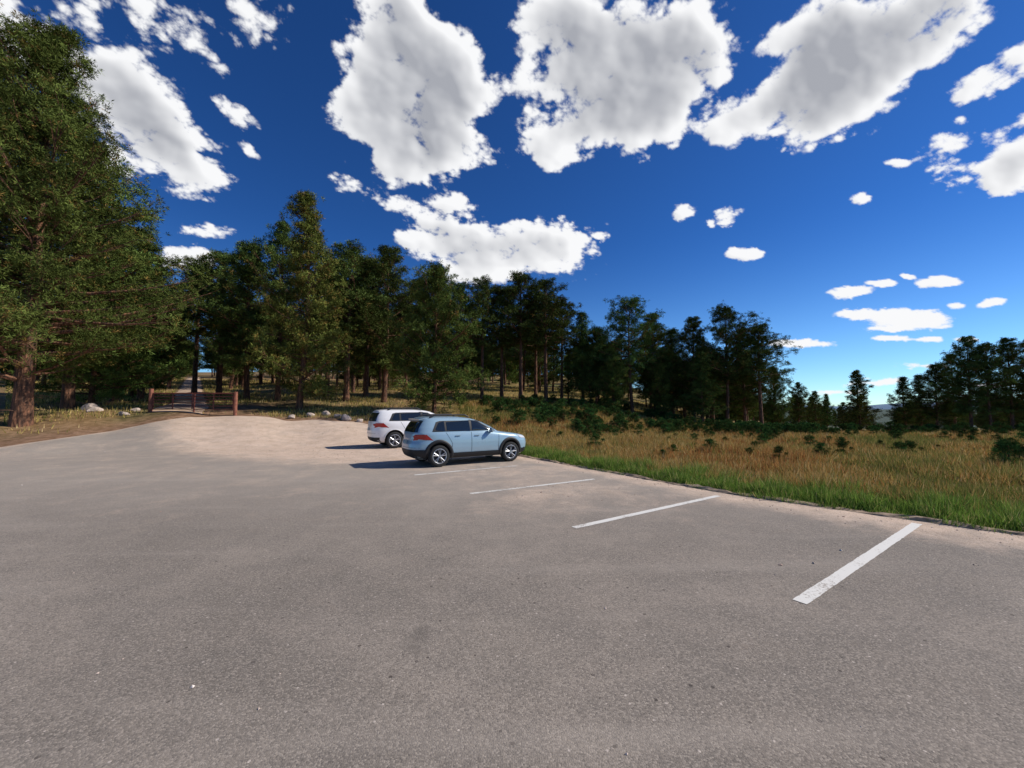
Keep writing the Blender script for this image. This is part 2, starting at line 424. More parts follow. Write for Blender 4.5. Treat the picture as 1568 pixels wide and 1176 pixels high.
def make_pine(name, H, R, zb, nb, nc, nn, seed, shape='round', needle=0.25, width=0.034, tint=(1, 1, 1), yellow=0.04, tr=None, sub=0.28, cs=1.0, m=10):
    r = np.random.default_rng(seed)
    V = []; Fq = []; off = 0
    nseg = 14; bend = r.normal(0, 0.012 * H, 2)
    tp = []; trr = []
    r0 = tr if tr else 0.0115 * H + 0.03
    for i in range(nseg + 1):
        t = i / nseg
        tp.append(np.array([bend[0] * math.sin(t * 3.0) , bend[1] * math.sin(t * 2.5), H * 0.985 * t - (0.3 if i == 0 else 0)]))
        trr.append(r0 * (1 - t) ** 0.8 + 0.012 + (0.25 * r0 if i == 0 else 0))
    tp = np.array(tp)
    v, f = tube(tp, trr, 10); V += v; Fq += f; off = len(V)
    def trunk_at(z):
        t = min(max(z / (H * 0.985), 0), 1) * nseg; i = min(int(t), nseg - 1); return tp[i] + (tp[i + 1] - tp[i]) * (t - i)
    C = []; CD = []; CV = []
    lob = r.uniform(0, 6.28, 3)
    for bI in range(nb):
        t = ((bI + r.random()) / nb) ** 0.95
        z = zb + (H - zb) * t
        if shape == 'cone': pr = (1 - t) ** 0.72 * (0.8 + 0.2 * min(1, t / 0.12)) + 0.05
        elif shape == 'tall': pr = min(1, (t + 0.12) / 0.3) ** 0.5 * (1 - t ** 2.8) ** 0.6 + 0.06
        else: pr = min(1, (t + 0.25) / 0.38) ** 0.6 * (1 - t ** 2.1) ** 0.68 + 0.06
        az = bI * 2.39996 + r.normal(0, 0.4)
        gap = 1 + 0.26 * math.sin(az * 2 + t * 9 + lob[0]) + 0.24 * math.sin(az - t * 14 + lob[1])
        L = R * pr * r.uniform(0.60, 1.12) * gap
        el = math.radians(2 + 50 * t ** 1.2 + r.normal(0, 9))
        p0 = trunk_at(max(z - 0.35 * L * math.sin(max(el, 0)), zb * 0.8)); d = np.array([math.cos(az), math.sin(az), 0])
        sd = np.array([-d[1], d[0], 0]); cv = r.normal(0, 0.12)
        def P(s): return p0 + d * (L * math.cos(el * .8) * s) + np.array([0, 0, L * math.sin(el) * s + 0.20 * L * s * s - 0.08 * L * s]) + sd * (cv * L * s * s)
        path = [P(s) for s in (0, 0.3, 0.6, 0.95)]
        br = 0.008 + 0.011 * L
        v, f = tube(path, [br * 1.2, br, br * 0.6, 0.008], 4)
        V += v; Fq += [tuple(q + off for q in ff) for ff in f]; off = len(V)
        k = max(6, int(nc * (0.3 + 0.7 * (L / R))))
        nsp = max(2, int(round(k / m))); shade = r.uniform(0.78, 1.22)
        for q in range(nsp):
            s = 1.0 - 0.75 * r.random() ** 1.05 if q else 1.0
            c0 = P(s) + sd * (r.uniform(-1, 1) * sub * L * (1.2 - 0.75 * s)) + np.array([0, 0, r.uniform(-0.05, 0.12) * L])
            v, f = tube([P(max(0.1, s - 0.2)), c0], [0.012, 0.006], 3)
            V += v; Fq += [tuple(qq + off for qq in ff) for ff in f]; off = len(V)
            cc = c0 + r.normal(0, (0.17 + 0.022 * L) * cs, (m, 3)) * np.array([1, 1, 0.62]) + np.array([0, 0, 0.05])
            C.append(cc); CD.append(np.tile(d, (m, 1)))
            CV.append(np.full(m, shade * r.uniform(0.45, 1.45)) * r.uniform(.85, 1.15, m))
    for q in range(int(5 + zb * 2)):
        z = r.uniform(0.25 * zb, zb * 1.1); az = r.uniform(0, 6.28); L = r.uniform(0.25, 0.9) * min(1, H / 6); p0 = trunk_at(z)
        d = np.array([math.cos(az), math.sin(az), r.uniform(-0.3, 0.2)])
        v, f = tube([p0, p0 + d * L * 0.6, p0 + d * L + np.array([0, 0, -0.05])], [0.022 * min(1, H / 6), 0.014 * min(1, H / 6), 0.003], 3)
        V += v; Fq += [tuple(qq + off for qq in ff) for ff in f]; off = len(V)
    C = np.concatenate(C); CD = np.concatenate(CD); CV = np.concatenate(CV); nC = len(C)
    N = nC * nn
    cen = np.repeat(C, nn, 0); outd = np.repeat(CD, nn, 0)
    dr = r.normal(0, 1, (N, 3)); dr /= np.linalg.norm(dr, axis=1, keepdims=True)
    dr = dr * 1.0 + outd * 0.2 + np.array([0, 0, 0.35]); dr /= np.linalg.norm(dr, axis=1, keepdims=True)
    ln = needle * r.uniform(0.65, 1.15, N)
    sd = np.cross(dr, r.normal(0, 1, (N, 3))); sd /= np.linalg.norm(sd, axis=1, keepdims=True)
    b = cen + dr * 0.02; tip = cen + dr * ln[:, None]
    midp = cen + dr * (ln * 0.6)[:, None]
    NV = np.stack([b, midp + sd * width / 2, tip, midp - sd * width / 2], 1).reshape(-1, 3)
    base = np.array([0.090, 0.122, 0.032]) * np.array(tint)
    cc = base * np.repeat(CV, nn)[:, None] * r.uniform(0.7, 1.3, (N, 1))
    isy = (np.repeat(r.random(nC), nn) < yellow)[:, None]
    cc = np.where(isy, np.array([0.23, 0.155, 0.045]) * r.uniform(0.7, 1.2, (N, 1)), cc)
    V = np.array(V); nb0 = len(V)
    allV = np.concatenate([V, NV])
    NF = np.arange(4 * N).reshape(N, 4) + nb0
    allF = np.concatenate([np.array(Fq), NF])
    mi = np.concatenate([np.zeros(len(Fq)), np.ones(N)])
    col = np.concatenate([np.full((nb0, 3), 0.1), np.repeat(cc, 4, 0)])
    return mesh_np(name, allV, allF, [M_bark, M_needle], mi, col)

VAR = {
 'a': (make_pine('pine_a', 14, 2.9, 2.8, 92, 70, 13, 1, 'round', tint=(1.02, 1.02, 1)), 14),
 'b': (make_pine('pine_b', 14, 2.5, 6.4, 74, 60, 13, 2, 'tall'), 14),
 'c': (make_pine('pine_c', 14, 2.9, 1.0, 125, 68, 13, 3, 'cone', tint=(1.35, 1.12, 1.0), yellow=0.14), 14),
 'd': (make_pine('pine_d', 10, 3.0, 0.6, 105, 74, 13, 4, 'round', tint=(1.12, 1.15, 1.05)), 10),
 'e': (make_pine('pine_e', 14, 3.3, 5.2, 72, 74, 13, 5, 'tall', tint=(0.85, 0.92, 1.0)), 14),
 'f': (make_pine('pine_f', 12, 2.2, 1.6, 95, 52, 13, 6, 'cone', tint=(0.9, 0.97, 1)), 12),
}
HERO = make_pine('pine_hero', 17, 5.1, 2.3, 195, 130, 13, 8, 'cone', needle=0.21, width=0.026, tint=(1.12, 1.08, 1.0), tr=0.30, yellow=0.05, sub=0.26)

def place(key, px, top, Y, wide=1.0, name='pine_tree', parent=None, rot=None):
    X = (px - 784) / F * Y; g = float(terrain(X, Y))
    H = CAMH + (625 - top) / F * Y - g
    me, H0 = (HERO, 17) if key == 'H' else VAR[key]
    s = H / H0
    o = bpy.data.objects.new(name, me); o.location = (X, Y, g - 0.05)
    o.scale = (s * wide, s * wide, s); o.rotation_euler = (0, 0, rot if rot is not None else random.uniform(0, 6.28))
    return link(o, parent)

TREES = [
 ('H', 35, 25, 21.5, 1.0), ('a', -70, 60, 23, 1.2), ('a', 105, 215, 27, 1.3), ('b', 175, 345, 32, 1.3), ('d', 140, 410, 29, 1.2), ('d', 200, 440, 35, 1.2),
 ('a', 215, 372, 34, 1.2), ('b', 297, 398, 40, 1.3), ('b', 335, 388, 38, 1.3), ('a', 378, 374, 36, 1.2),
 ('c', 458, 293, 30, 1.0), ('a', 425, 340, 35, 1.0), ('b', 530, 376, 36, 1.35), ('a', 588, 378, 38, 1.2), ('b', 560, 400, 42, 1.3), ('b', 500, 400, 41, 1.3),
 ('d', 665, 411, 31, 1.0), ('b', 640, 430, 44, 1.3), ('b', 700, 436, 46, 1.25), ('b', 738, 428, 44, 1.1), ('b', 768, 440, 47, 1.2), ('b', 797, 420, 45, 1.2),
 ('b', 836, 430, 45, 1.2), ('b', 860, 458, 48, 1.1), ('f', 893, 478, 47, 1.1), ('a', 925, 520, 48, 1.1), ('b', 820, 450, 51, 1.2),
 ('e', 968, 460, 43, 1.15), ('a', 1003, 482, 46, 1.1), ('f', 1030, 505, 47, 1.3), ('a', 1062, 488, 44, 1.05), ('e', 1112, 474, 43, 1.05), ('b', 1165, 500, 43, 1.3), ('a', 1140, 505, 46, 1.1),
 ('f', 1075, 540, 40, 1.3), ('d', 1185, 565, 52, 0.8), ('d', 940, 545, 41, 0.9), ('d', 1010, 560, 42, 0.9), ('f', 905, 540, 44, 1.2), ('f', 870, 545, 50, 1.2),
 ('a', 1222, 587, 70, 1.1), ('a', 1248, 600, 76, 1.0), ('f', 1264, 604, 80, 1.0),
 ('c', 1316, 568, 55, 1.25), ('f', 1386, 578, 58, 1.3), ('a', 1432, 560, 50, 1.2), ('a', 1484, 518, 46, 1.1), ('e', 1515, 530, 45, 1.0), ('a', 1546, 520, 46, 1.1), ('e', 1585, 525, 46, 1.0),
 ('a', 1460, 545, 52, 1.1), ('f', 1410, 575, 62, 1.2), ('a', 1640, 500, 46, 1.0),
]
for t in TREES: place(t[0], t[1], t[2], t[3], t[4])

forest = empty('distant_pine_forest')
keys = ['a', 'b', 'd', 'e', 'b', 'f', 'a']
for i in range(300):
    Y = random.uniform(47, 130); bq = random.uniform(-1.35, 0.60)
    X = bq * Y
    if bq < -0.9 and Y < 50: continue
    if abs(X - float(trail_x(Y))) < (2.6 if Y < 88 else 0): continue
    if -0.15 < bq < 0.2 and Y < 62: continue
    g = float(terrain(X, Y)); H = random.uniform(8, 12.5) * (0.8 if bq > 0.1 else 1)
    me, H0 = VAR[random.choice(keys)]; s = H / H0
    w = 1.0 if H0 == 10 else 1.3
    o = bpy.data.objects.new('forest_tree', me); o.location = (X, Y, g - 0.05); o.scale = (s * w, s * w, s); o.rotation_euler = (0, 0, random.uniform(0, 6.28))
    link(o, forest)
for i in range(100):
    Y = random.uniform(95, 260); bq = random.uniform(0.55, 1.5); X = bq * Y
    if 0.89 < bq < 0.95: continue
    g = float(terrain(X, Y)); H = min(random.uniform(7, 12), 1.9 - g + Y * 18 / F + random.uniform(-1.5, 0.8)); H = max(H, 4)
    me, H0 = VAR[random.choice(['a', 'd', 'f', 'c'])]; s = H / H0
    o = bpy.data.objects.new('forest_tree', me); o.location = (X, Y, g - 0.05); o.scale = (s * 1.2, s * 1.2, s); o.rotation_euler = (0, 0, random.uniform(0, 6.28))
    link(o, forest)

SAP = [(make_pine('sapling_%d' % i, 1.0, 0.40, 0.05, 15, 9, 12, 50 + i, 'round', needle=0.15, width=0.018, tint=(0.72, 0.98, 1.0), tr=0.012, sub=0.3, cs=0.35, m=7)) for i in range(3)]
sap = empty('pine_saplings')
for i in range(560):
    if i < 240: Y = random.uniform(28, 42); bq = random.uniform(-0.08, 0.75)
    else: Y = 13 + 36 * random.random() ** 0.75; bq = random.uniform(0.08, 1.4)
    X = bq * Y
    if Y < yedge(X) + 5: continue
    if Y < 24 and random.random() < 0.4: continue
    s = random.uniform(0.3, 0.9) * (0.7 if Y < 27 else 1)
    o = bpy.data.objects.new('sapling', random.choice(SAP)); o.location = (X, Y, float(terrain(X, Y))); o.scale = (s * 1.25, s * 1.25, s)
    o.rotation_euler = (0, 0, random.uniform(0, 6.28)); link(o, sap)
for (X, Y, s) in [(15.2, 12.5, 0.8), (17.5, 14.5, 0.7), (16.4, 13.2, .6), (13.0, 16, 0.5), (20, 15.5, 1.2), (9.5, 14.5, .45)]:
    o = bpy.data.objects.new('sapling', SAP[1]); o.location = (X, Y, float(terrain(X, Y))); o.scale = (s, s, s); link(o, sap)

# ------------------------------------------------------------------ rocks
M_rock = simple('pink_granite', (0.40, 0.32, 0.27), 0.9, noise=0.35, nscale=5)
def boulder(X, Y, sx, sy, sz, seed):
    bm = bmesh.new(); bmesh.ops.create_icosphere(bm, subdivisions=3, radius=1)
    r = np.random.default_rng(seed); ds = r.normal(0, 1, (9, 3)); ds /= np.linalg.norm(ds, axis=1, keepdims=True); hs = r.uniform(0.55, 0.85, 9)
    for v in bm.verts:
        c = np.array(v.co)
        for d, h in zip(ds, hs):
            q = c @ d
            if q > h: c = c - d * (q - h) * 0.9
        c = c * (1 + 0.04 * math.sin(c[0] * 9 + seed) * math.sin(c[1] * 8) * math.sin(c[2] * 10))
        v.co = (c[0] * sx, c[1] * sy, c[2] * sz)
    me = bpy.data.meshes.new('boulder'); bm.to_mesh(me); bm.free(); me.materials.append(M_rock)
    o = bpy.data.objects.new('boulder', me); o.location = (X, Y, float(terrain(X, Y)) + sz * 0.2); o.rotation_euler = (0, 0, seed)
    link(o)
for i, q in enumerate([(-13.4, 26.9, .35, .3, .22), (-12.6, 27.4, .42, .34, .26), (-11.6, 27, .3, .25, .2), (-9.9, 26.5, .25, .22, .2), (-14.3, 26.4, .35, .25, .2),
                       (-10.9, 26.6, .42, .36, .32), (-8.3, 26.6, .3, .25, .2), (-26.0, 25.3, .5, .4, .3), (-23.9, 25.0, .4, .3, .2), (-27.5, 26.5, .5, .4, .35), (-24.3, 26.2, .3, .3, .2)]):
    boulder(*q, i + 1)

def stones():
    n1 = 8000
    X = rng.uniform(-30, 13, n1 * 6); Y = rng.uniform(1.5, 25, n1 * 6)
    ok = (Y < yedge(X) + 0.05) & (rng.random(n1 * 6) < 0.02 + np.maximum(gravel_sheen_fac(X, Y) - 0.35, 0) * 1.2); X, Y = X[ok][:n1], Y[ok][:n1]
    n = len(X); s = np.clip(rng.lognormal(-4.8, 0.5, n), 0.004, 0.025)
    bv = np.array([(1, 0, 0), (-1, 0, 0), (0, 1, 0), (0, -1, 0), (0, 0, 0.7), (0, 0, -0.7)], float)
    bf = np.array([(0, 2, 4), (2, 1, 4), (1, 3, 4), (3, 0, 4), (2, 0, 5), (1, 2, 5), (3, 1, 5), (0, 3, 5)])
    V = bv[None] * s[:, None, None] * rng.uniform(0.6, 1.3, (n, 6, 1))
    a = rng.uniform(0, 6.28, n); ca, sa = np.cos(a)[:, None], np.sin(a)[:, None]
    V = np.stack([V[..., 0] * ca - V[..., 1] * sa, V[..., 0] * sa + V[..., 1] * ca, V[..., 2]], -1)
    V += np.stack([X, Y, terrain(X, Y) + 0.012 + s * 0.2], 1)[:, None]
    Fc = (bf[None] + (np.arange(n) * 6)[:, None, None]).reshape(-1, 3)
    c = pal(n, [(0.62, 0.50, 0.41), (0.50, 0.37, 0.28), (0.30, 0.24, 0.2), (0.7, 0.62, 0.55)], [4, 3, 1, 1])
    me = mesh_np('loose_gravel', V.reshape(-1, 3), Fc, [M_stone], col=np.repeat(c, 6, 0))
    link(bpy.data.objects.new('loose_gravel', me))
stones()

# ------------------------------------------------------------------ gate
M_gate = simple('rust_brown_paint', (0.17, 0.050, 0.035), 0.6, noise=0.3, nscale=4)
M_post = simple('wooden_post', (0.24, 0.09, 0.055), 0.85, noise=0.35, nscale=6)
def cyl(name, p, q, r, mat, parent, k=10):
    v, f = tube([np.array(p, float), np.array(q, float)], [r, r], k)
    f = list(f) + [tuple(range(k))[::-1], tuple(range(k, 2 * k))]
    return link(bpy.data.objects.new(name, mesh_py(name, v, f, [mat], False)), parent)
def box(name, c, s, mat, parent, bev=0.0, rot=(0, 0, 0)):
    bm = bmesh.new(); bmesh.ops.create_cube(bm, size=1)
    for v in bm.verts: v.co = (v.co[0] * s[0], v.co[1] * s[1], v.co[2] * s[2])
    if bev > 0: bmesh.ops.bevel(bm, geom=bm.edges[:] , offset=bev, segments=2, affect='EDGES')
    me = bpy.data.meshes.new(name); bm.to_mesh(me); bm.free(); me.materials.append(mat)
    o = bpy.data.objects.new(name, me); o.location = c; o.rotation_euler = rot
    return link(o, parent)
gz = float(terrain(-20.3, 25.8))
gate = empty('metal_gate', (-20.3, 25.8, gz + 0.03))
cyl('post_left', (-2.7, 0, -0.3), (-2.7, 0, 1.5), 0.12, M_post, gate)
cyl('post_right', (2.7, 0, -0.7), (2.7, 0, 1.30), 0.11, M_post, gate)
for k, (a, b) in enumerate([(-2.55, -0.05), (0.05, 2.55)]):
    for j in range(6):
        z = 0.2 + j * 0.2; cyl('rail_%d_%d' % (k, j), (a, 0, z), (b, 0, z), 0.028 if j < 5 else 0.04, M_gate, gate, 8)
    for x in (a, (a + b) / 2, b): cyl('stile', (x, 0.0, 0.17), (x, 0, 1.22), 0.035, M_gate, gate, 8)
cyl('post_middle', (0.0, 0.09, -0.1), (0.0, 0.09, 1.2), 0.05, M_gate, gate)

# ------------------------------------------------------------------ cars
M_black = simple('black_plastic', (0.018, 0.018, 0.02), 0.55)
M_tire = simple('tire_rubber', (0.02, 0.02, 0.02), 0.85)
M_glass = simple('tinted_glass', (0.012, 0.016, 0.018), 0.06, spec=0.8, coat=0.5)
M_alloy = simple('machined_alloy', (0.42, 0.43, 0.45), 0.35, metal=0.8)
M_red = simple('tail_lamp_red', (0.40, 0.012, 0.012), 0.15, coat=0.8)
M_clear = simple('lamp_clear', (0.6, 0.62, 0.63), 0.1, spec=0.8)
M_plate = simple('licence_plate', (0.35, 0.42, 0.40), 0.5, noise=0.3, nscale=20)
M_seam = simple('panel_gap', (0.012, 0.012, 0.014), 0.9)
TB = np.array([  # z, xr, xf, w, n
 (0.24, .24, 4.22, .80, 5), (0.32, .10, 4.36, .865, 4.6), (0.45, .03, 4.43, .892, 4.4), (0.60, .00, 4.46, .90, 4.2), (0.72, .02, 4.44, .90, 4.2),
 (0.82, .06, 4.38, .895, 4.2), (0.88, .07, 4.27, .888, 4.4), (0.93, .08, 4.05, .876, 4.6), (0.98, .09, 3.72, .862, 5), (1.02, .10, 3.40, .848, 5.2), (1.05, .11, 3.20, .835, 5.5),
 (1.20, .17, 2.93, .785, 5.5), (1.35, .27, 2.61, .722, 5.5), (1.44, .34, 2.36, .675, 5.2), (1.50, .40, 2.10, .625, 5), (1.53, .50, 1.90, .56, 4.5), (1.55, .66, 1.72, .45, 4), (1.56, .9, 1.5, .25, 3)])

def build_car(name, paint, loc, heading, sc=(1, 1, 1), tb=TB, clad=True, wr=0.345, plate=True):
    root = empty(name, loc, heading)
    S = np.array(sc)
    ZT = tb[-1, 0]
    def prof(z): return [np.interp(z, tb[:, 0], tb[:, i]) for i in (1, 2, 3, 4)]
    def side_y(x, z):
        xr, xf, w, n = prof(z); xc, L = (xr + xf) / 2, (xf - xr) / 2
        t = min(abs(x - xc) / L, 0.9999); return w * (1 - t ** n) ** (1 / n)
    def end_x(y, z, front=False):
        xr, xf, w, n = prof(z); xc, L = (xr + xf) / 2, (xf - xr) / 2
        t = min(abs(y) / w, 0.9999); q = L * (1 - t ** n) ** (1 / n); return xc + q if front else xc - q
    zs = np.unique(np.concatenate([tb[:, 0], np.linspace(0.24, ZT, 30)])); K = 96
    V = []; Fc = []
    for z in zs:
        xr, xf, w, n = prof(z); xc, L = (xr + xf) / 2, (xf - xr) / 2
        for j in range(K):
            th = 2 * np.pi * (j + 0.5) / K; c, s = math.cos(th), math.sin(th)
            V.append((xc + L * math.copysign(abs(c) ** (2 / n), c), w * math.copysign(abs(s) ** (2 / n), s), z))
    for i in range(len(zs) - 1):
        for j in range(K): Fc.append((i * K + j, i * K + (j + 1) % K, (i + 1) * K + (j + 1) % K, (i + 1) * K + j))
    Fc.append(tuple(range(K))[::-1]); t0 = (len(zs) - 1) * K; Fc.append(tuple(range(t0, t0 + K)))
    WX = (0.87, 3.535)
    me = mesh_py('body', np.array(V) * S, Fc, [paint, M_black], True)
    body = bpy.data.objects.new('body', me); link(body)
    cv = []; cf = []
    for wx in WX:
        for s in (-1, 1):
            o = len(cv); k = 40
            for yy in (0.52 * s, 1.2 * s):
                for j in range(k): cv.append((wx + 0.392 * math.cos(2 * np.pi * j / k), yy, wr / S[2] + 0.02 + 0.392 * math.sin(2 * np.pi * j / k)))
            for j in range(k): cf.append((o + j, o + (j + 1) % k, o + k + (j + 1) % k, o + k + j) if s < 0 else (o + k + j, o + k + (j + 1) % k, o + (j + 1) % k, o + j))
            A = tuple(range(o, o + k)); B = tuple(range(o + k, o + 2 * k))
            cf += ([A[::-1], B] if s < 0 else [A, B[::-1]])
    cm = mesh_py('cut', np.array(cv) * S, cf, [paint, M_black], False, [1] * len(cf))
    bm = bmesh.new(); bm.from_mesh(cm); bmesh.ops.recalc_face_normals(bm, faces=bm.faces); bm.to_mesh(cm); bm.free()
    bm = bmesh.new(); bm.from_mesh(me); bmesh.ops.recalc_face_normals(bm, faces=bm.faces); bm.to_mesh(me); bm.free()
    cut = bpy.data.objects.new('cut', cm); link(cut)
    md = body.modifiers.new('b', 'BOOLEAN'); md.operation = 'DIFFERENCE'; md.object = cut; md.solver = 'EXACT'
    dg = bpy.context.evaluated_depsgraph_get(); nm = bpy.data.meshes.new_from_object(body.evaluated_get(dg))
    body.modifiers.clear(); body.data = nm
    try: nm.set_sharp_from_angle(angle=math.radians(38))
    except Exception: pass
    bpy.data.objects.remove(cut); body.parent = root
    def strips(poly, mapf, nz=8, nx=12):
        poly = [np.array(p, float) for p in poly]; z0 = min(p[1] for p in poly) ; z1 = max(p[1] for p in poly)
        rows = []
        for i in range(nz + 1):
            z = z0 + (z1 - z0) * (0.0005 + 0.999 * i / nz); xs = []
            for a, b in zip(poly, poly[1:] + poly[:1]):
                if (a[1] - z) * (b[1] - z) <= 0 and abs(a[1] - b[1]) > 1e-9: xs.append(a[0] + (b[0] - a[0]) * (z - a[1]) / (b[1] - a[1]))
            x0, x1 = min(xs), max(xs); rows.append([mapf(x0 + (x1 - x0) * j / nx, z) for j in range(nx + 1)])
        V = [v for r_ in rows for v in r_]; k = nx + 1
        return V, [(i * k + j, i * k + j + 1, (i + 1) * k + j + 1, (i + 1) * k + j) for i in range(nz) for j in range(nx)]
    def add(pn, V, Fc, mat, smooth=True):
        link(bpy.data.objects.new(pn, mesh_py(pn, np.array(V) * S, Fc, [mat], smooth)), root)
    def side(pn, poly, mat, off=0.006, nz=8, nx=12):
        for s in (-1, 1):
            V, Fc = strips(poly, lambda x, z: (x, s * (side_y(x, z) + off), z), nz, nx); add(pn, V, Fc, mat)
    def end(pn, poly, mat, off=0.006, front=False, nz=8, nx=16):
        o = off if front else -off
        V, Fc = strips(poly, lambda y, z: (end_x(y, z, front) + o, y, z), nz, nx); add(pn, V, Fc, mat)
    side('window_surround', [(0.62, 1.06), (2.98, 1.055), (2.28, 1.43), (2.0, 1.455), (1.1, 1.445), (0.80, 1.405)], M_black, 0.004, 12, 24)
    side('front_window', [(2.04, 1.085), (2.86, 1.08), (2.28, 1.39), (2.06, 1.425)], M_glass, 0.009)
    side('rear_window', [(1.14, 1.09), (1.97, 1.085), (1.97, 1.425), (1.14, 1.42)], M_glass, 0.009)
    side('quarter_window', [(0.74, 1.14), (1.07, 1.095), (1.07, 1.41), (0.88, 1.38)], M_glass, 0.009)
    end('tailgate_glass', [(-.66, 1.08), (.66, 1.08), (.58, 1.42), (-.58, 1.42)], M_glass, 0.007)
    end('windscreen', [(-.74, 1.07), (.74, 1.07), (.60, 1.44), (-.60, 1.44)], M_glass, 0.007, True)
    for s in (-1, 1):
        end('tail_lamp_inner', [(s * .52, .92), (s * .84, .82), (s * .80, 1.01), (s * .52, .98)], M_red, 0.010)
    side('tail_lamp_outer', [(0.11, .82), (0.20, .84), (0.30, .93), (0.42, .98), (0.40, 1.01), (0.14, 1.01)], M_red, 0.010)
    side('headlamp', [(3.98, .80), (4.30, .76), (4.26, .87), (3.86, .91)], M_clear, 0.010)
    end('grille', [(-.4, .62), (.4, .62), (.45, .80), (-.45, .80)], M_black, 0.008, True)
    if clad:
        end('rear_bumper_trim', [(-.80, .27), (.80, .27), (.84, .54), (-.84, .54)], M_black, 0.012)
        end('front_bumper_trim', [(-.80, .27), (.80, .27), (.84, .46), (-.84, .46)], M_black, 0.012, True)
        side('sill_trim', [(1.22, .25), (3.18, .25), (3.18, .42), (1.22, .42)], M_black, 0.014, 4, 20)
        side('bumper_side_trim', [(0.2, .27), (0.48, .27), (0.44, .54), (0.12, .54)], M_black, 0.014, 4, 10)
        side('front_side_trim', [(3.93, .27), (4.24, .27), (4.33, .44), (3.96, .44)], M_black, 0.014, 4, 10)
    else:
        end('rear_bumper_trim', [(-.70, .27), (.70, .27), (.74, .44), (-.74, .44)], M_black, 0.012)
        side('sill_trim', [(1.22, .25), (3.18, .25), (3.18, .31), (1.22, .31)], M_black, 0.014, 4, 20)
    for wx in WX:
        for s in (-1, 1):
            V = []; k = 36; cz = wr / S[2] + 0.02
            for j in range(k + 1):
                th = math.radians(-18 + 216 * j / k)
                for rr, of in ((0.388, -0.03), (0.390, 0.022), (0.482 if clad else 0.41, 0.018), (0.488 if clad else 0.415, 0.0)):
                    x = wx + rr * math.cos(th); z = max(cz + rr * math.sin(th), 0.245); V.append((x, s * (side_y(x, z) + of), z))
            Fc = [(j * 4 + q, j * 4 + q + 1, j * 4 + 5 + q, j * 4 + 4 + q) for j in range(k) for q in range(3)]
            add('wheel_arch', V, Fc, M_black if clad else paint, True)
    for pl in ([(1.995, .43), (2.006, .43), (2.011, 1.06), (2.0, 1.06)], [(3.02, .43), (3.031, .43), (3.063, .95), (3.052, .95)],
               [(1.30, .72), (1.311, .72), (1.108, 1.06), (1.097, 1.06)], [(1.28, .43), (1.291, .43), (1.311, .72), (1.30, .72)]):
        side('door_seam', pl, M_seam, 0.003, 10, 1)
    side('crease_shade', [(0.6, .86), (3.6, .845), (3.6, .851), (0.6, .868)], M_seam, 0.002, 1, 24)  # dark strip painted for the shade along the crease, no gap here
    end('hatch_seam', [(-.72, .60), (.72, .60), (.72, .608), (-.72, .608)], M_seam, 0.004, False, 1, 16)
    if plate: end('licence_plate', [(-.16, .70), (.16, .70), (.16, .82), (-.16, .82)], M_plate, 0.014)
    def bx(pn, c, s_, mat, bev=0.01, rot=(0, 0, 0)):
        box(pn, tuple(np.array(c) * S), tuple(np.array(s_) * S), mat, root, bev, rot)
    for s in (-1, 1):
        bx('door_handle', (1.50, s * (side_y(1.5, .95) + .018), .95), (.18, .03, .03), paint)
        bx('door_handle', (2.20, s * (side_y(2.2, .94) + .018), .94), (.18, .03, .03), paint)
        bx('door_mirror', (2.72, s * .945, 1.10), (.12, .20, .15), paint if clad else M_black, 0.035)
        bx('mirror_arm', (2.76, s * .85, 1.06), (.07, .10, .04), M_black)
        y = 0.575
        for a, b in (((.62, 1.53), (.80, 1.60)), ((.80, 1.60), (1.86, 1.61)), ((1.86, 1.61), (2.02, 1.53))):
            v, f = tube([np.array((a[0], s * y, a[1])), np.array((b[0], s * y, b[1]))], [0.024, 0.024], 8); add('roof_rail', v, f, M_black)
    bx('spoiler', (.42, 0, 1.475), (.30, 1.10, .035), paint, 0.014, (0, math.radians(-4), 0))
    bx('roof_fin', (.80, 0, 1.585), (.14, .03, .07), M_black, 0.01)
    bx('underbody', (2.2, 0, .27), (3.7, 1.0, .12), M_black, 0.0)
    for wx in WX:
        for s in (-1, 1):
            w = empty('wheel_%s_%s' % ('r' if wx < 2 else 'f', 'right' if s < 0 else 'left'), (wx * S[0], s * 0.785 * S[1], wr), 0)
            w.parent = root
            pr = [(wr * .66, -.10), (wr * .72, -.112), (wr * .92, -.115), (wr * .985, -.095), (wr, -.06), (wr, .06), (wr * .985, .095), (wr * .92, .115), (wr * .72, .112), (wr * .66, .10), (wr * .66, -.10)]
            k = 40; V = [(r_ * math.cos(2 * np.pi * j / k), y_, r_ * math.sin(2 * np.pi * j / k)) for r_, y_ in pr for j in range(k)]
            Fc = [(i * k + j, i * k + (j + 1) % k, (i + 1) * k + (j + 1) % k, (i + 1) * k + j) for i in range(len(pr) - 1) for j in range(k)]
            link(bpy.data.objects.new('tire', mesh_py('tire', V, Fc, [M_tire], True)), w)
            o = s * 0.108
            pr = [(wr * .70, o), (wr * .665, o + s * .006), (wr * .63, o), (wr * .60, o - s * .05)]
            V = [(r_ * math.cos(2 * np.pi * j / k), y_, r_ * math.sin(2 * np.pi * j / k)) for r_, y_ in pr for j in range(k)]
            Fc = [(i * k + j, i * k + (j + 1) % k, (i + 1) * k + (j + 1) % k, (i + 1) * k + j) for i in range(3) for j in range(k)]
            link(bpy.data.objects.new('rim', mesh_py('rim', V, Fc, [M_alloy], True)), w)
            cyl('rim_back', (0, o - s * .07, 0), (0, o - s * .06, 0), wr * .66, M_black, w, 32)
